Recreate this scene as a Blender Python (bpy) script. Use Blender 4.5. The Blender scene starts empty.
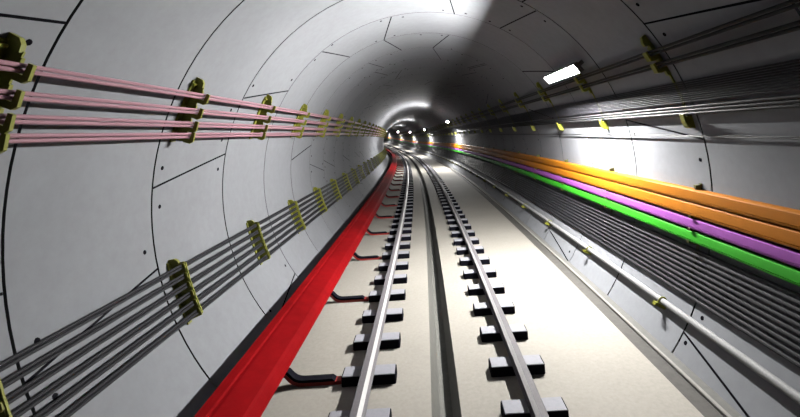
import bpy, bmesh, math, random
from mathutils import Vector, Matrix
random.seed(7)
C = bpy.context.scene.collection
SC = bpy.context.scene
PI = math.pi

# ------------------------------------------------------------------ camera, world, exposure
FPX = 410.0
cam_d = bpy.data.cameras.new('camera')
cam_d.sensor_fit = 'HORIZONTAL'; cam_d.sensor_width = 36.0
cam_d.lens = FPX / 800 * 36.0
cam_d.shift_x = -28.0 / 800; cam_d.shift_y = -78.5 / 800
cam_d.clip_start = 0.05; cam_d.clip_end = 400
cam = bpy.data.objects.new('camera', cam_d); C.objects.link(cam)
cam.location = (0, 0, 2.5); cam.rotation_euler = (PI / 2, 0, 0)
SC.camera = cam
w = bpy.data.worlds.new('World'); SC.world = w; w.use_nodes = True
w.node_tree.nodes['Background'].inputs[0].default_value = (0.5, 0.55, 0.6, 1)
w.node_tree.nodes['Background'].inputs[1].default_value = 0.003
SC.view_settings.view_transform = 'Standard'; SC.view_settings.look = 'None'
SC.view_settings.gamma = 1.0; SC.view_settings.use_curve_mapping = False
SC.view_settings.exposure = 1.76
LAMP_WATTS = 1040.0      # the fluorescent tube in each lamp

# ------------------------------------------------------------------ the line of the tunnel
R = 2.95
CX, ZC = 0.08, 1.69            # tunnel centre beside the driver's eye, above the floor
CANT = 0.06
def ctr(s):
    e = min(s, 90.0)
    return -0.001022 * s * s, -(0.000528 * e * e - 3.88e-6 * e ** 3)
def head(s):
    return math.atan(2 * 0.001022 * s)       # turn to the left, about Z
def P(s, x, up):
    dx, dz = ctr(s); a = head(s)
    return Vector((CX + dx + x * math.cos(a), s + x * math.sin(a), ZC + dz + up))
def pol(r, deg):
    return r * math.cos(math.radians(deg)), r * math.sin(math.radians(deg))
def fl(l, h=0.0):
    """a point h above the canted floor at lateral l (from the driver) -> tunnel section coordinates"""
    return l - CX - CANT * h, -ZC + CANT * (l - 0.2) + h

# ------------------------------------------------------------------ materials
DIM = 0.30      # every surface is darker than its pixel; the exposure brings it back
def mat(name, col, rough=0.6, metal=0.0, noise=0.0, scale=20.0, spec=0.5, col2=None, bump=0.0, emit=0.0, noise2=0.0):
    col = tuple(c * DIM for c in col); col2 = tuple(c * DIM for c in col2) if col2 else None
    m = bpy.data.materials.new(name); m.use_nodes = True
    nt = m.node_tree; b = nt.nodes['Principled BSDF']
    b.inputs['Base Color'].default_value = (*col, 1)
    b.inputs['Roughness'].default_value = rough; b.inputs['Metallic'].default_value = metal
    b.inputs['Specular IOR Level'].default_value = spec * 0.45
    if noise > 0:
        tc = nt.nodes.new('ShaderNodeTexCoord')
        n = nt.nodes.new('ShaderNodeTexNoise'); n.inputs['Scale'].default_value = scale
        n.inputs['Detail'].default_value = 6; n.inputs['Roughness'].default_value = 0.65
        nt.links.new(tc.outputs['Object'], n.inputs['Vector'])
        cr = nt.nodes.new('ShaderNodeValToRGB')
        c2 = col2 or tuple(c * (1 - noise) for c in col)
        cr.color_ramp.elements[0].position = 0.3; cr.color_ramp.elements[1].position = 0.7
        cr.color_ramp.elements[0].color = (*c2, 1); cr.color_ramp.elements[1].color = (*col, 1)
        nt.links.new(n.outputs['Fac'], cr.inputs['Fac'])
        src = cr.outputs['Color']
        if noise2 > 0:
            n2 = nt.nodes.new('ShaderNodeTexNoise'); n2.inputs['Scale'].default_value = 0.9
            n2.inputs['Detail'].default_value = 4
            nt.links.new(tc.outputs['Object'], n2.inputs['Vector'])
            mr = nt.nodes.new('ShaderNodeMapRange')
            mr.inputs['From Min'].default_value = 0.3; mr.inputs['From Max'].default_value = 0.7
            mr.inputs['To Min'].default_value = 1 - noise2; mr.inputs['To Max'].default_value = 1.0
            nt.links.new(n2.outputs['Fac'], mr.inputs['Value'])
            mx = nt.nodes.new('ShaderNodeMix'); mx.data_type = 'RGBA'; mx.blend_type = 'MULTIPLY'
            mx.inputs['Factor'].default_value = 1.0
            nt.links.new(src, mx.inputs['A']); nt.links.new(mr.outputs['Result'], mx.inputs['B'])
            src = mx.outputs['Result']
        nt.links.new(src, b.inputs['Base Color'])
        if bump > 0:
            bp = nt.nodes.new('ShaderNodeBump'); bp.inputs['Strength'].default_value = bump
            bp.inputs['Distance'].default_value = 0.01
            nt.links.new(n.outputs['Fac'], bp.inputs['Height']); nt.links.new(bp.outputs['Normal'], b.inputs['Normal'])
    if emit > 0:
        b.inputs['Emission Color'].default_value = (1, 0.99, 0.96, 1)
        b.inputs['Emission Strength'].default_value = emit
    return m
M = {
    'lining': mat('lining_concrete', (0.445, 0.455, 0.49), 0.8, noise=0.10, scale=9, spec=0.15, noise2=0.10),
    'gasket': mat('gasket_and_hole_dark', (0.012, 0.012, 0.016), 1.0, spec=0.0),
    'floor': mat('slab_concrete', (0.66, 0.62, 0.55), 0.75, noise=0.16, scale=26, spec=0.2, bump=0.12, noise2=0.10),
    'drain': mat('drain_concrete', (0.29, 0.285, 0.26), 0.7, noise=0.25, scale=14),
    'strip': mat('gutter_concrete', (0.17, 0.16, 0.145), 0.8, noise=0.3, scale=12, noise2=0.2),
    'kerb': mat('kerb_concrete', (0.24, 0.235, 0.22), 0.8, noise=0.2, scale=15),
    'edge': mat('edge_concrete', (0.50, 0.48, 0.44), 0.8, noise=0.2, scale=15),
    'rail': mat('rail_steel', (0.27, 0.25, 0.27), 0.7, 0.0, noise=0.2, scale=40),
    'shine': mat('polished_steel', (0.82, 0.80, 0.80), 0.5, 0.0, noise=0.1, scale=30),
    'block': mat('block_concrete', (0.56, 0.56, 0.63), 0.7, noise=0.15, scale=25),
    'boot': mat('black_rubber', (0.012, 0.012, 0.02), 0.9, spec=0.08),
    'red': mat('red_grp', (0.52, 0.010, 0.014), 0.7, spec=0.03, noise=0.25, scale=5, col2=(0.38, 0.006, 0.009), noise2=0.3),
    'redstrip': mat('red_rubber', (0.50, 0.035, 0.03), 0.6),
    'brown': mat('conductor_steel', (0.13, 0.07, 0.05), 0.6, 0.4),
    'pink': mat('pink_sheath', (0.56, 0.29, 0.35), 0.45),
    'cable': mat('dark_sheath', (0.025, 0.025, 0.028), 0.6, spec=0.25),
    'cablegrey': mat('charcoal_sheath', (0.045, 0.045, 0.052), 0.65, spec=0.2),
    'olive': mat('olive_paint', (0.42, 0.43, 0.055), 0.5, noise=0.25, scale=30),
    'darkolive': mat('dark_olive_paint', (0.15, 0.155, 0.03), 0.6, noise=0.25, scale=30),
    'lime': mat('yellow_green_paint', (0.46, 0.47, 0.05), 0.5, noise=0.2, scale=30),
    'orange': mat('orange_plastic', (0.80, 0.27, 0.015), 0.6, spec=0.15, noise=0.12, scale=4),
    'purple': mat('purple_plastic', (0.52, 0.14, 0.62), 0.6, spec=0.15, noise=0.12, scale=4),
    'green': mat('green_plastic', (0.06, 0.58, 0.03), 0.6, spec=0.15, noise=0.12, scale=4),
    'galv': mat('galvanised_pipe', (0.50, 0.50, 0.50), 0.65, 0.0, noise=0.25, scale=60),
    'housing': mat('grey_housing', (0.12, 0.12, 0.12), 0.6),
    'tube': mat('lit_tube', (0.9, 0.9, 0.9), 0.5, emit=LAMP_WATTS / (PI * 2 * PI * 0.0055 * 1.36)),
    'lamp': mat('lit_diffuser', (0.9, 0.9, 0.9), 0.5, emit=14.0),
}

# ------------------------------------------------------------------ helpers
def obj(name, bm, mats, parent=None, smooth=False):
    me = bpy.data.meshes.new(name)
    bmesh.ops.recalc_face_normals(bm, faces=bm.faces)
    if smooth:
        for f in bm.faces: f.smooth = True
        for e in bm.edges:
            if len(e.link_faces) == 2 and e.calc_face_angle(0) > 0.7: e.smooth = False
    bm.to_mesh(me); bm.free()
    for m in (mats if isinstance(mats, (list, tuple)) else [mats]): me.materials.append(m)
    o = bpy.data.objects.new(name, me); C.objects.link(o)
    if parent: o.parent = parent
    return o
def tag(o, label, cat, group=None):
    o['label'] = label; o['category'] = cat
    if group: o['group'] = group
    return o
def thing(name, label, cat, group=None):
    o = bpy.data.objects.new(name, None); C.objects.link(o); o.empty_display_size = 0.1
    return tag(o, label, cat, group)
def struct(o, label, cat):
    o['kind'] = 'structure'; o['label'] = label; o['category'] = cat
    return o
def dup(root, label=None):
    r = root.copy(); C.objects.link(r)
    if label: r['label'] = label
    for ch in list(root.children):
        c = ch.copy(); C.objects.link(c); c.parent = r
        for g in list(ch.children):
            d = g.copy(); C.objects.link(d); d.parent = c
    return r
def at(o, s, x, up, roll=0.0):
    o.location = P(s, x, up); o.rotation_euler = (0, roll, head(s))
def srange(a, b):
    out = []; s = a
    while s < b - 1e-6:
        out.append(s); s += 0.75 if s < 12 else 1.5
    out.append(b); return out
def sweep(prof, ss, bm=None, mi=None, closed=True, caps=True, flip=False):
    """prof: section points (x, up); one material index per section edge in mi"""
    bm = bm or bmesh.new(); n = len(prof); rows = []
    for s in ss: rows.append([bm.verts.new(P(s, *p)) for p in prof])
    for i in range(len(ss) - 1):
        for j in range(n if closed else n - 1):
            k = (j + 1) % n
            f = bm.faces.new((rows[i][j], rows[i][k], rows[i + 1][k], rows[i + 1][j]))
            if mi: f.material_index = mi[j]
    if closed and caps:
        bm.faces.new(rows[0]); bm.faces.new(rows[-1][::-1])
    return bm
def ring_prof(cx, cu, rad, n=10):
    return [(cx + rad * math.cos(2 * PI * k / n), cu + rad * math.sin(2 * PI * k / n)) for k in range(n)]
def cable(name, deg, r, rad, m, label, cat, group, s0=0.6, s1=136, n=8):
    x, u = pol(r, deg)
    o = obj(name, sweep(ring_prof(x, u, rad, n), srange(s0, s1)), m, smooth=True)
    return tag(o, label, cat, group)
def prism(bm, pts, y0, y1, mi=0):
    """polygon in local (x, z) extruded along local y"""
    a = [bm.verts.new((x, y0, z)) for x, z in pts]; b = [bm.verts.new((x, y1, z)) for x, z in pts]
    n = len(pts); fs = []
    for j in range(n): fs.append(bm.faces.new((a[j], a[(j + 1) % n], b[(j + 1) % n], b[j])))
    fs.append(bm.faces.new(a[::-1])); fs.append(bm.faces.new(b))
    for f in fs: f.material_index = mi
    return bm
def arc_poly(r0, r1, a0, a1, org, n=6):
    """annular sector in the cross-section as (x, z) points relative to org"""
    pts = [pol(r0, a0 + (a1 - a0) * k / n) for k in range(n + 1)] + [pol(r1, a1 + (a0 - a1) * k / n) for k in range(n + 1)]
    return [(x - org[0], z - org[1]) for x, z in pts]
def pol_pts(lst, org):
    return [(pol(r, a)[0] - org[0], pol(r, a)[1] - org[1]) for r, a in lst]
ORD = ['first', 'second', 'third', 'fourth', 'fifth', 'sixth', 'seventh', 'eighth', 'ninth', 'tenth', 'eleventh', 'twelfth',
       'thirteenth', 'fourteenth', 'fifteenth', 'sixteenth', 'seventeenth', 'eighteenth', 'nineteenth', 'twentieth']
ORD += ['%s-%s' % (t, u) for t in ('twenty',) for u in ORD[:9]] + ['thirtieth']

# ------------------------------------------------------------------ lining of concrete rings
S0, S1 = -3.3, 150.0
RJ = [2.79 + 1.52 * k for k in range(-4, 98)]
GW, GD = 0.012, 0.03
NEAR = [   # segment joints of the rings nearest the cab: (s, angle, s, angle)
    (1.27, 153.5, 2.78, 148.6), (4.30, 176.0 + 0.0, 5.83, 170.4), (5.85, 154.3, 7.35, 148.6), (7.37, 130.6, 8.87, 124.8),
    (7.37, 103.4, 8.87, 108.8), (8.9, 108.8, 10.38, 102.5), (8.9, 81.1, 10.38, 87.0), (10.42, 87.0, 11.9, 81.3),
    (5.85, 86.4, 7.35, 81.2), (7.35, 64.6, 5.85, 59.3), (4.30, 41.1, 2.80, 36.3), (5.83, 19.2, 4.32, 14.2),
    (4.30, -167.7, 2.80, -162.1), (7.35, -144.4, 5.86, -138.5), (8.89, 176.1, 10.38, 170.6), (4.30, -26.5, 2.82, -33.0),
    (11.92, 64.5, 10.42, 59.0), (8.87, -26.5, 7.38, -31.5), (4.30, 110.0, 2.80, 115.0), (4.30, 75.0, 2.8, 70.0),
    (5.83, 100.0, 4.32, 105.0), (5.83, 64.0, 4.32, 59.0), (5.85, 16.0 - 30, 7.35, -20.0),
    (7.37, 40.0, 8.87, 46.0), (8.9, 22.0, 10.38, 28.0), ]
BOLTS = [(2.62, 152.3), (2.95, -166.4), (2.95, -158.3), (4.44, 172.0), (4.44, -179.9), (4.16, -171.9), (5.64, 166.5), (5.67, 174.4),
    (5.93, 150.2), (5.63, 158.1), (7.18, 144.6), (7.44, 134.5), (7.42, 126.5), (7.46, 107.3), (7.19, 85.4), (7.19, 77.5), (7.52, 99.4),
    (7.21, 68.9), (6.00, 55.4), (7.19, 61.4), (5.97, 63.3), (4.16, 45.3), (4.15, 37.4), (5.71, 15.1), (4.44, 9.7), (4.22, -28.0),
    (4.16, -21.9), (7.53, -28.5), (7.2, -148.7), (5.99, -142.4), (2.63, 45.0), (8.74, 112), (8.74, 104), (9.02, 93), (9.02, 84), (10.24, 78)]
joints = list(NEAR)
for k, s in enumerate(RJ[:-1]):
    if 2 < s < 10.3: continue
    base = random.choice([0, 22.5, 45, 11])
    for q in range(6):
        d = base + q * 60 + (8 if q == 5 else 0); sl = 5.6 if q % 2 else -5.6
        joints.append((s + 0.015, d, s + 1.505, d + sl))
        for e in (3.9, -3.9, 12, -12):
            if s > 8: BOLTS.append((s + 0.14, d + e)); BOLTS.append((s + 1.38, d + sl + e))
def norm(d):
    while d > 260: d -= 360
    while d < -100: d += 360
    return d
def lining(name, a0, a1, label, cat):
    bm = bmesh.new(); n = max(4, int((a1 - a0) / 3)); an = [a0 + (a1 - a0) * k / n for k in range(n + 1)]
    edges = [S0] + [s for s in RJ if S0 < s < S1] + [S1]
    for i in range(len(edges) - 1):
        gw = lambda s: GW if s < 7 else 0.008 if s < 10 else 0.005
        ea, eb = edges[i] + gw(edges[i]), edges[i + 1] - gw(edges[i + 1])
        sweep([pol(R, a) for a in an], [ea, (ea + eb) / 2, eb], bm, [0] * n, closed=False)
        if i: sweep([pol(R + GD, a) for a in an], [edges[i] - gw(edges[i]), edges[i] + gw(edges[i])], bm, [1] * n, closed=False)
    for (sa, da, sb, db) in joints:          # gasket strips between the segments of one ring
        da = norm(da); db = norm(db)
        if not (a0 <= da < a1): continue
        k = 5; q = 0.21 if sa < 9.5 else 0.13
        lo = []; hi = []
        for t in range(k + 1):
            s = sa + (sb - sa) * t / k; d = da + (db - da) * t / k
            lo.append((s, d - q)); hi.append((s, d + q))
        for t in range(k):
            v = []
            for (s, d), rr in ((lo[t], R + 0.01), (lo[t], R - 0.003), (hi[t], R - 0.003), (hi[t], R + 0.01)): v.append(bm.verts.new(P(s, *pol(rr, d))))
            w_ = []
            for (s, d), rr in ((lo[t + 1], R + 0.01), (lo[t + 1], R - 0.003), (hi[t + 1], R - 0.003), (hi[t + 1], R + 0.01)): w_.append(bm.verts.new(P(s, *pol(rr, d))))
            for j in range(3):
                f = bm.faces.new((v[j], v[j + 1], w_[j + 1], w_[j])); f.material_index = 1
    for (s, d) in BOLTS:                     # bolt holes: raised black discs, the shade inside put into their colour
        d = norm(d)
        if not (a0 <= d < a1): continue
        rr = 0.026; deg = math.degrees(rr / R)
        base = [bm.verts.new(P(s + rr * math.sin(2 * PI * t / 9), *pol(R + 0.005, d + deg * math.cos(2 * PI * t / 9)))) for t in range(9)]
        top = [bm.verts.new(P(s + .85 * rr * math.sin(2 * PI * t / 9), *pol(R - 0.004, d + .85 * deg * math.cos(2 * PI * t / 9)))) for t in range(9)]
        for t in range(9):
            bm.faces.new((base[t], base[(t + 1) % 9], top[(t + 1) % 9], top[t])).material_index = 1
        bm.faces.new(top).material_index = 1
    o = obj(name, bm, [M['lining'], M['gasket']])
    for p in o.data.polygons:
        p.use_smooth = p.material_index == 0
    return struct(o, label, cat)
lining('wall_right', -38, 60, 'right-hand curve of grey precast concrete tunnel rings with dark joints', 'wall')
lining('ceiling', 60, 120, 'crown of grey precast concrete tunnel rings overhead', 'ceiling')
lining('wall_left', 120, 224, 'left-hand curve of grey precast concrete tunnel rings with dark joints', 'wall')

# ------------------------------------------------------------------ floor slab, drain, gutter and kerb
def canted(lst): return [fl(l, h) for l, h in lst]
ss = srange(S0, S1)
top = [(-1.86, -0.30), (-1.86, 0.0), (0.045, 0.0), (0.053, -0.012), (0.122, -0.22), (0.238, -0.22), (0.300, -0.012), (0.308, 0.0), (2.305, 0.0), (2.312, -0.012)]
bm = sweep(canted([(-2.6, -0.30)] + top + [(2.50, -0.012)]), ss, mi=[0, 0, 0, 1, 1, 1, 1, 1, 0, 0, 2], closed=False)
struct(obj('floor', bm, [M['floor'], M['drain'], M['strip']]), 'pale beige concrete track slab with a dark open drain slot along its middle', 'floor')
bm = sweep(canted([(2.49, -0.1), (2.49, 0.008), (2.80, 0.010), (2.80, -0.1)]), ss)
bm2 = sweep(canted([(2.468, -0.02), (2.468, 0.016), (2.476, 0.024), (2.498, 0.024), (2.506, 0.016), (2.506, -0.02)]), ss)
struct(obj('trim_1', bm, M['kerb']), 'low grey concrete kerb along the foot of the right wall', 'trim')
struct(obj('trim_2', bm2, M['edge']), 'thin pale edge strip of the kerb at the foot of the right wall', 'trim')

# ------------------------------------------------------------------ running rails
def rail(l0, side, label):
    b = 0.10      # top of the blocks
    pr = [(-.058, 0), (-.058, .012), (-.012, .028), (-.010, .076), (-.048, .084), (-.052, .098), (-.018, .120), (.040, .120), (.046, .112), (.046, .086), (.010, .076), (.012, .028), (.058, .012), (.058, 0)]
    if side < 0: pr = [(-x, h) for x, h in pr[::-1]]
    mi = [0] * 14
    if side > 0: mi[5] = 1; mi[4] = 1
    else: mi[7] = 1; mi[8] = 1
    o = obj('running_rail', sweep(canted([(l0 + x, b + h) for x, h in pr]), srange(0.8, 140), mi=mi), [M['rail'], M['shine']])
    return tag(o, label, 'rail', 'running rails')
LL, LR = -0.575, 0.927
rail(LL, -1, 'grey steel running rail on the side of the red third-rail cover')
rail(LR, 1, 'grey steel running rail on the side of the coloured ducts')

# ------------------------------------------------------------------ rail support blocks in rubber boots
def make_block():
    t = thing('rail_block', '', 'rail support block')
    bm = bmesh.new(); X, Y, H = 0.272, 0.092, 0.10
    # concrete: chamfered slab whose top and shoulders show above the boot
    lo = [(-X + .010, -Y + .005), (X - .010, -Y + .005), (X - .010, Y - .005), (-X + .010, Y - .005)]
    hi = [(-X + .014, -Y + .008), (X - .014, -Y + .008), (X - .014, Y - .008), (-X + .014, Y - .008)]
    rows = [[bm.verts.new((x, y, z)) for x, y in pts] for pts, z in ((lo, 0.0), (lo, .097), (hi, H))]
    for a, b in ((0, 1), (1, 2)):
        for j in range(4): bm.faces.new((rows[a][j], rows[a][(j + 1) % 4], rows[b][(j + 1) % 4], rows[b][j]))
    bm.faces.new(rows[2]); bm.faces.new(rows[0][::-1])
    obj('concrete_block', bm, M['block'], t)
    bm = bmesh.new(); c = 0.012
    out = [(-X + c, -Y), (X - c, -Y), (X, -Y + c), (X, Y - c), (X - c, Y), (-X + c, Y), (-X, Y - c), (-X, -Y + c)]
    sh = [(x * .962, y * .945) for x, y in out]
    o0 = [bm.verts.new((x * 1.01, y * 1.03, -.01)) for x, y in out]; o1 = [bm.verts.new((x, y, .092)) for x, y in out]
    i1 = [bm.verts.new((x, y, .094)) for x, y in sh]; i0 = [bm.verts.new((x, y, .02)) for x, y in sh]
    for a, b in ((o0, o1), (o1, i1), (i1, i0)):
        for j in range(8): bm.faces.new((a[j], a[(j + 1) % 8], b[(j + 1) % 8], b[j]))
    obj('rubber_boot', bm, M['boot'], t)
    return t
proto = make_block(); first = True
rollA = -math.atan(CANT)
for l0, side in ((LL, 'beside the red third-rail cover'), (LR, 'beside the coloured ducts')):
    for k in range(-1, 146):
        s = 4.2 + 0.682 * k
        o = proto if first else dup(proto); first = False
        at(o, s, *fl(l0, 0.0), roll=rollA)
        n = k + 1
        o['group'] = 'blocks under the rail ' + side
        if n < 30: o['label'] = '%s rail block from the camera under the rail %s' % (ORD[n], side)
        else: o['label'] = 'small distant rail block beyond the thirtieth under the rail ' + side
        o['category'] = 'rail block'

# ------------------------------------------------------------------ red third-rail cover and its brackets
cov = thing('third_rail', 'long red cover over the third rail along the foot of the left wall', 'third rail')
outer = [(-1.83, .17), (-1.816, .365), (-1.80, .378), (-1.715, .372), (-1.705, .352), (-1.675, .350), (-1.665, .362), (-1.45, .318), (-1.425, .300), (-1.378, .196)]
inner = [(-1.390, .196), (-1.437, .290), (-1.455, .303), (-1.665, .345), (-1.80, .362), (-1.806, .352), (-1.818, .17)]
obj('cover', sweep(canted(outer + inner), srange(0.8, 140)), M['red'], cov)
cr = [(-1.68, .10), (-1.58, .10), (-1.58, .115), (-1.622, .125), (-1.622, .19), (-1.595, .20), (-1.595, .24), (-1.665, .24), (-1.665, .20), (-1.638, .19), (-1.638, .125), (-1.68, .115)]
tag_ = obj('conductor_rail', sweep(canted(cr), srange(0.8, 140)), M['brown'], cov)
tag_['label'] = 'brown steel conductor rail under the red cover'
def bracket_path():
    p = [(-0.012, 0.0), (-0.40, 0.0), (-0.45, 0.006), (-0.50, 0.024), (-0.545, 0.058), (-0.58, 0.10), (-0.66, 0.135), (-0.78, 0.14)]
    return p
def strip_along(path, h0, h1, y0, y1, chamfer=0.0):
    bm = bmesh.new(); rows = []
    for i, (x, z) in enumerate(path):
        a = path[max(i - 1, 0)]; b = path[min(i + 1, len(path) - 1)]
        t = Vector((b[0] - a[0], b[1] - a[1])).normalized(); nx, nz = t.y, -t.x     # t points to -x
        hh = h0 + 0.002 if (i == 0 and chamfer) else h1
        xo = 0.0
        rows.append([bm.verts.new((x + nx * h + xo, y, z + nz * h)) for h, y in ((h0, y0), (hh, y0), (hh, y1), (h0, y1))])
    for i in range(len(rows) - 1):
        for j in range(4): bm.faces.new((rows[i][j], rows[i][(j + 1) % 4], rows[i + 1][(j + 1) % 4], rows[i + 1][j]))
    bm.faces.new(rows[0]); bm.faces.new(rows[-1][::-1])
    return bm
tb = thing('third_rail_bracket', '', 'bracket', 'brackets under the red cover')
pth = bracket_path()
o = obj('base_strip', strip_along(pth, 0.0, 0.034, -0.045, 0.045), M['redstrip'], tb); o['label'] = 'red base strip'
arm = [(-0.075, 0.0), (-0.105, 0.0)] + pth[1:]
o = obj('arm', strip_along(arm, 0.034, 0.062, -0.043, 0.043, chamfer=1), M['boot'], tb); o['label'] = 'black upper arm'
for k in range(0, 46):
    s = 4.2 + 0.682 * 3 * k
    o = tb if k == 0 else dup(tb)
    at(o, s, *fl(LL - 0.272, 0.0), roll=rollA)
    o['label'] = ('%s black and red bracket from the camera reaching under the red cover' % ORD[k]) if k < 12 else 'small distant bracket beyond the twelfth reaching under the red cover'

# ------------------------------------------------------------------ left wall: pink cables and their brackets
ROW4 = ['topmost', 'second', 'third', 'lowest']
PK = [154.9, 158.5, 161.65, 164.25]
for i, a in enumerate(PK):
    for d, wd in ((-0.36, 'upper'), (0.36, 'lower')):
        cable('power_cable', a + d, 2.80, 0.0150, M['pink'], 'pink cable, %s strand of the %s pink pair on the left wall' % (wd, ROW4[i]), 'cable', 'pink cables on the left wall', s1=75)
def make_pink_bracket():
    org = pol(R, 159.5)
    t = thing('cable_bracket', '', 'cable bracket', 'brackets of the pink cables')
    bm = bmesh.new()
    prism(bm, arc_poly(2.948, 2.835, 153.0, 165.8, org), 0.0, 0.014)
    prism(bm, arc_poly(2.948, 2.930, 152.4, 166.4, org), -0.07, 0.014)
    prism(bm, pol_pts([(2.948, 151.6), (2.88, 151.6), (2.85, 152.2), (2.84, 153.2), (2.948, 153.2)], org), -0.02, 0.014)
    obj('wall_plate', bm, M['olive'], t)
    for a in PK:
        bm = bmesh.new()
        prism(bm, pol_pts([(2.84, a - 1.15), (2.824, a - 1.15), (2.820, a + 0.80), (2.778, a + 0.80), (2.775, a - 0.95), (2.742, a - 0.95), (2.735, a + 1.15), (2.765, a + 1.75), (2.84, a + 1.75)], org), -0.004, 0.020)
        obj('cable_hook', bm, M['olive'], t)
    bm = bmesh.new(); prism(bm, pol_pts([(2.932, 152.9), (2.90, 152.9), (2.90, 153.3), (2.932, 153.3)], org), -0.085, -0.03)
    obj('anchor_bolt', bm, M['lime'], t)
    return t, org
pb, org = make_pink_bracket()
for k in range(0, 28):
    s = 2.50 + 2.04 * k
    o = pb if k == 0 else dup(pb)
    at(o, s, *org)
    o['label'] = ('%s olive bracket from the camera gripping the pink cables' % ORD[k]) if k < 14 else 'small distant olive bracket beyond the fourteenth gripping the pink cables'
# left wall: dark cables and racks
LC = [-166.3, -164.2, -162.1, -160.0, -157.9, -155.8]
ROW6 = ['topmost', 'second', 'third', 'fourth', 'fifth', 'lowest']
for i, a in enumerate(LC):
    for d, wd in ((-0.29, 'upper'), (0.31, 'lower')):
        cable('wall_cable', a + d, 2.825, 0.0135, M['cablegrey'], 'charcoal cable, %s strand of the %s dark pair low on the left wall' % (wd, ROW6[i]), 'cable', 'dark cables low on the left wall', s1=75)
def make_rack():
    org = pol(R, -161)
    t = thing('cable_rack', '', 'cable rack', 'racks of the dark cables low on the left wall')
    bm = bmesh.new()
    prism(bm, arc_poly(2.948, 2.792, -167.3, -154.7, org, 16), 0.0, 0.018)
    prism(bm, arc_poly(2.948, 2.932, -167.8, -154.2, org), -0.05, 0.018)
    prism(bm, pol_pts([(2.948, -168.3), (2.88, -168.3), (2.85, -167.8), (2.84, -167.2), (2.948, -167.2)], org), -0.015, 0.018)
    obj('wall_plate', bm, M['olive'], t)
    for a in LC:
        bm = bmesh.new()
        prism(bm, pol_pts([(2.87, a - 0.7), (2.80, a - 0.7), (2.785, a - 0.4), (2.785, a + 0.5), (2.80, a + 0.75), (2.87, a + 0.75)], org), -0.010, 0.028)
        obj('cable_clamp', bm, M['olive'], t)
    bm = bmesh.new(); prism(bm, arc_poly(2.787, 2.778, -167.0, -155.0, org), 0.006, 0.020)
    o = obj('edge_strip', bm, M['lime'], t); o['label'] = 'yellowish outer edge strip'
    return t, org
rk, org = make_rack()
for k in range(0, 28):
    s = 2.50 + 1.995 * k
    o = rk if k == 0 else dup(rk)
    at(o, s, *org)
    o['label'] = ('%s olive rack from the camera clamping the dark cables low on the left wall' % ORD[k]) if k < 14 else 'small distant olive rack beyond the fourteenth low on the left wall'

# ------------------------------------------------------------------ right wall: dark cables high up
for a, rw in ((35.05, 'upper'), (32.0, 'lower')):
    for d, wd in ((0.36, 'upper'), (-0.36, 'lower')):
        cable('feeder_cable', a + d, 2.875, 0.0165, M['cable'], 'black cable, %s strand of the %s black pair under the lamps on the right wall' % (wd, rw), 'cable', 'black feeder cables high on the right wall')
ROW11 = ['topmost', 'second', 'third', 'fourth', 'fifth', 'sixth', 'seventh', 'eighth', 'ninth', 'tenth', 'lowest']
for i in range(11):
    cable('signal_cable', 26.9 - 0.43 * i, 2.92, 0.0085, M['cablegrey'], 'thin grey cable, %s of the closely packed bundle on the right wall' % ROW11[i], 'cable', 'thin cables of the bundle on the right wall', n=6)
for i, wd in enumerate(('upper', 'middle', 'lower')):
    cable('signal_cable', 21.5 - 0.72 * i, 2.91, 0.0135, M['cable'], 'dark cable, %s of three just below the thin grey bundle' % wd, 'cable', 'three dark cables below the thin bundle')
for i, wd in enumerate(('upper', 'lower')):
    cable('thin_wire', 15.05 - 0.26 * i, 2.925, 0.005, M['cable'], '%s of two thin dark wires crossing the bare right wall above the ducts' % wd, 'wire', 'thin wires on the right wall', n=6)
def make_hanger():
    org = pol(R, 27)
    t = thing('cable_hanger', '', 'cable bracket', 'brackets of the cables high on the right wall')
    bm = bmesh.new()
    prism(bm, arc_poly(2.948, 2.91, 29.0, 37.6, org), 0.0, 0.04)
    prism(bm, pol_pts([(2.948, 36.6), (2.948, 39.0), (2.90, 39.0), (2.87, 37.8), (2.87, 36.9)], org), 0.0, 0.04)
    obj('wall_plate', bm, M['olive'], t)
    for a in (35.05, 32.0):
        bm = bmesh.new()
        prism(bm, pol_pts([(2.92, a + 1.3), (2.902, a + 1.2), (2.902, a - 0.80), (2.845, a - 0.80), (2.843, a + 0.85), (2.822, a + 0.85), (2.82, a - 1.35), (2.86, a - 1.75), (2.92, a - 1.75)], org), -0.015, 0.055)
        obj('cable_hook', bm, M['olive'], t)
    bm = bmesh.new(); prism(bm, arc_poly(2.948, 2.932, 18.0, 29.2, org), 0.005, 0.03)
    obj('strap', bm, M['olive'], t)
    bm = bmesh.new()
    prism(bm, pol_pts([(2.948, 19.4), (2.89, 19.4), (2.875, 20.3), (2.86, 20.1), (2.86, 18.6), (2.87, 17.4), (2.89, 16.9), (2.948, 16.6)], org), -0.03, 0.04)
    obj('lower_hook', bm, M['lime'], t)
    return t, org
hg, org = make_hanger()
for k in range(0, 52):
    s = 4.42 + 2.05 * k
    o = hg if k == 0 else dup(hg)
    at(o, s, *org)
    n = k
    o['label'] = ('%s olive stepped bracket from the camera holding the cables high on the right wall' % ORD[n]) if n < 14 else 'small distant olive stepped bracket beyond the fourteenth high on the right wall'

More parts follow.
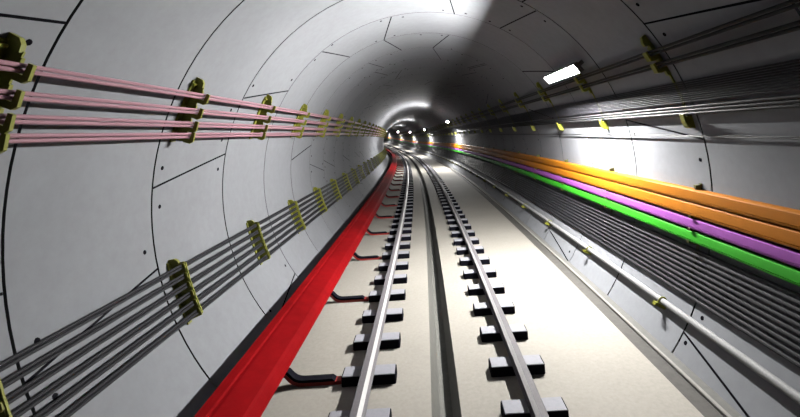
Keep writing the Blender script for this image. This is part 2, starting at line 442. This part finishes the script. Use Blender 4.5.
# ------------------------------------------------------------------ right wall: coloured ducts
def duct(a0, a1, m, label, r0=2.85, r1=2.945):
    """rounded trunking with a lid seam near its lower edge, between section angles a0 (top) and a1 (bottom)"""
    da = a1 - a0
    pts = [(r1, a0), (r0 + .045, a0), (r0 + .016, a0 + .03 * da), (r0 + .004, a0 + .10 * da), (r0, a0 + .30 * da), (r0, a0 + .76 * da), (r0 + .010, a0 + .775 * da),
           (r0 + .010, a0 + .805 * da), (r0 - .002, a0 + .82 * da), (r0 + .004, a0 + .95 * da), (r0 + .03, a1), (r1, a1)]
    o = obj('cable_duct', sweep([pol(r, a) for r, a in pts], srange(0.6, 136)), m, smooth=True)
    return tag(o, label, 'duct', 'coloured ducts on the right wall')
duct(3.25, 0.45, M['orange'], 'upper of the two orange cable ducts on the right wall')
duct(0.30, -2.70, M['orange'], 'lower orange cable duct, directly above the purple one')
duct(-3.15, -5.45, M['purple'], 'purple cable duct between the orange and the green ducts')
duct(-5.90, -8.25, M['green'], 'bright green cable duct, lowest of the coloured ducts')
def make_duct_bracket():
    org = pol(R, -5)
    t = thing('duct_bracket', '', 'bracket', 'brackets of the coloured ducts')
    bm = bmesh.new(); prism(bm, arc_poly(2.948, 2.938, -19.9, 4.6, org, 14), -0.018, 0.018)
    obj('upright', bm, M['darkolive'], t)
    bm = bmesh.new(); prism(bm, pol_pts([(2.935, 3.3), (2.89, 3.3), (2.88, 3.5), (2.88, 4.3), (2.935, 4.3)], org), -0.02, 0.02)
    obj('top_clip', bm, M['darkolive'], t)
    for a in (-2.72, -5.47, -8.27):
        bm = bmesh.new(); prism(bm, pol_pts([(2.935, a), (2.85, a), (2.825, a + .35), (2.815, a + .3), (2.825, a - .30), (2.935, a - .36)], org), -0.022, 0.022)
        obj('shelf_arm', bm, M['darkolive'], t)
    return t, org
db, org = make_duct_bracket()
for k in range(0, 52):
    s = 4.48 + 2.05 * k
    o = db if k == 0 else dup(db)
    at(o, s, *org)
    n = k
    o['label'] = ('%s dark olive bracket from the camera carrying the coloured ducts' % ORD[n]) if n < 14 else 'small distant dark olive bracket beyond the fourteenth carrying the coloured ducts'
# dark cables under the ducts
ROW10 = ['topmost', 'second', 'third', 'fourth', 'fifth', 'sixth', 'seventh', 'eighth', 'ninth', 'lowest']
for i in range(10):
    cable('control_cable', -9.85 - 1.07 * i, 2.918, 0.0180, M['cablegrey'], 'dark grey cable, %s of the ten below the green duct' % ROW10[i], 'cable', 'dark cables below the green duct')

# ------------------------------------------------------------------ pale pipe along the foot of the right wall
HA, HR = -23.55, 2.90
cable('water_pipe', HA, HR, 0.036, M['galv'], 'thick pale grey pipe running low along the right wall above the kerb', 'pipe', None, n=14)
def make_clamp():
    org = pol(R, HA); ax, az = pol(HR, HA)
    ux, uz = math.cos(math.radians(HA)), math.sin(math.radians(HA)); vx, vz = -uz, ux    # u to the wall, v up along it
    def q(a, b): return (ax + a * ux + b * vx - org[0], az + a * uz + b * vz - org[1])
    t = thing('pipe_clamp', '', 'pipe clamp', 'clamps of the pale pipe')
    bm = bmesh.new(); prism(bm, [q(.046, -.037), q(-.085, -.037), q(-.085, -.075), q(.046, -.075)], -0.03, 0.03)
    obj('base_arm', bm, M['olive'], t)
    bm = bmesh.new(); rad = .0085; pts = [(-.045, -.07)] + [(-.045 * math.cos(PI * k / 10), .045 * math.sin(PI * k / 10) + .0) for k in range(11)] + [(.045, -.07)]
    rows = []
    for i, (a, b) in enumerate(pts):
        p = pts[max(i - 1, 0)]; n_ = pts[min(i + 1, len(pts) - 1)]
        tv = Vector((n_[0] - p[0], n_[1] - p[1])).normalized(); na, nb = -tv.y, tv.x
        row = []
        for k in range(6):
            c, s_ = math.cos(2 * PI * k / 6) * rad, math.sin(2 * PI * k / 6) * rad
            x, z = q(a + na * c, b + nb * c); row.append(bm.verts.new((x, s_, z)))
        rows.append(row)
    for i in range(len(rows) - 1):
        for k in range(6): bm.faces.new((rows[i][k], rows[i][(k + 1) % 6], rows[i + 1][(k + 1) % 6], rows[i + 1][k]))
    bm.faces.new(rows[0]); bm.faces.new(rows[-1][::-1])
    obj('hoop', bm, M['olive'], t, smooth=True)
    return t, org
pc, org = make_clamp()
for k in range(0, 50):
    s = 4.72 + 2.08 * k
    o = pc if k == 0 else dup(pc)
    at(o, s, *org)
    o['label'] = ('%s olive hoop clamp from the camera on the pale pipe' % ORD[k]) if k < 14 else 'small distant olive hoop clamp beyond the fourteenth on the pale pipe'

# ------------------------------------------------------------------ tunnel lamps
def make_lamp():
    org = pol(2.72, 39.1); na = math.radians(222.0)
    n = (math.cos(na), math.sin(na)); wv = (-n[1], n[0])
    def q(a, b): return (a * wv[0] + b * n[0], a * wv[1] + b * n[1])
    L, W = 0.73, 0.076; LO0, LO1 = -0.001, -0.0172
    t = thing('tunnel_lamp', '', 'lamp', 'lamps along the right wall')
    bm = bmesh.new()
    prism(bm, [q(-W - .006, -.07), q(W + .006, -.07), q(W + .006, LO1), q(W, LO1), q(W, -.05), q(-W, -.05), q(-W, LO0), q(-W - .006, LO0)], -L, L)
    prism(bm, [q(-W - .006, -.07), q(W + .006, -.07), q(W + .006, 0), q(-W - .006, 0)], -L - .012, -L)
    prism(bm, [q(-W - .006, -.07), q(W + .006, -.07), q(W + .006, 0), q(-W - .006, 0)], L, L + .012)
    obj('housing', bm, M['housing'], t)
    bm = bmesh.new(); prism(bm, [q(-W + .001, -.048), q(W - .001, -.048), q(W - .001, -.022), q(-W + .001, -.022)], -L + .002, L - .002)
    obj('diffuser', bm, M['lamp'], t)
    for y in (-.5, .5):
        bm = bmesh.new(); prism(bm, [q(-.03, -.068), q(.03, -.068), q(.03, -.225), q(-.03, -.225)], y - .03, y + .03)
        obj('mount', bm, M['housing'], t)
    bm = bmesh.new(); rad = 0.0055; rows = []
    for y in (-.68, .68):
        rows.append([bm.verts.new((*q(rad * math.cos(PI * k / 4), -.0135 + rad * math.sin(PI * k / 4)), y)) for k in range(8)])
    for v in rows[0] + rows[1]: v.co = Vector((v.co.x, v.co.z, v.co.y))
    for k in range(8): bm.faces.new((rows[0][k], rows[0][(k + 1) % 8], rows[1][(k + 1) % 8], rows[1][k]))
    bm.faces.new(rows[0][::-1]); bm.faces.new(rows[1])
    obj('tube', bm, M['tube'], t)
    return t, org
lp, org = make_lamp()
WL = ['nearest lit tube lamp on the right, large bright panel below the crown', 'second lit lamp from the camera, small bright spot on the right side of the tunnel',
      'third lit lamp from the camera, a tiny bright spot in the bend', 'fourth lit lamp from the camera, a speck deep in the bend',
      'fifth lit lamp from the camera, far round the bend', 'sixth lit lamp from the camera, farthest round the bend']
for k in range(6):
    s = 6.64 + 21.95 * k
    o = lp if k == 0 else dup(lp)
    at(o, s, *org)
    o['label'] = WL[k]
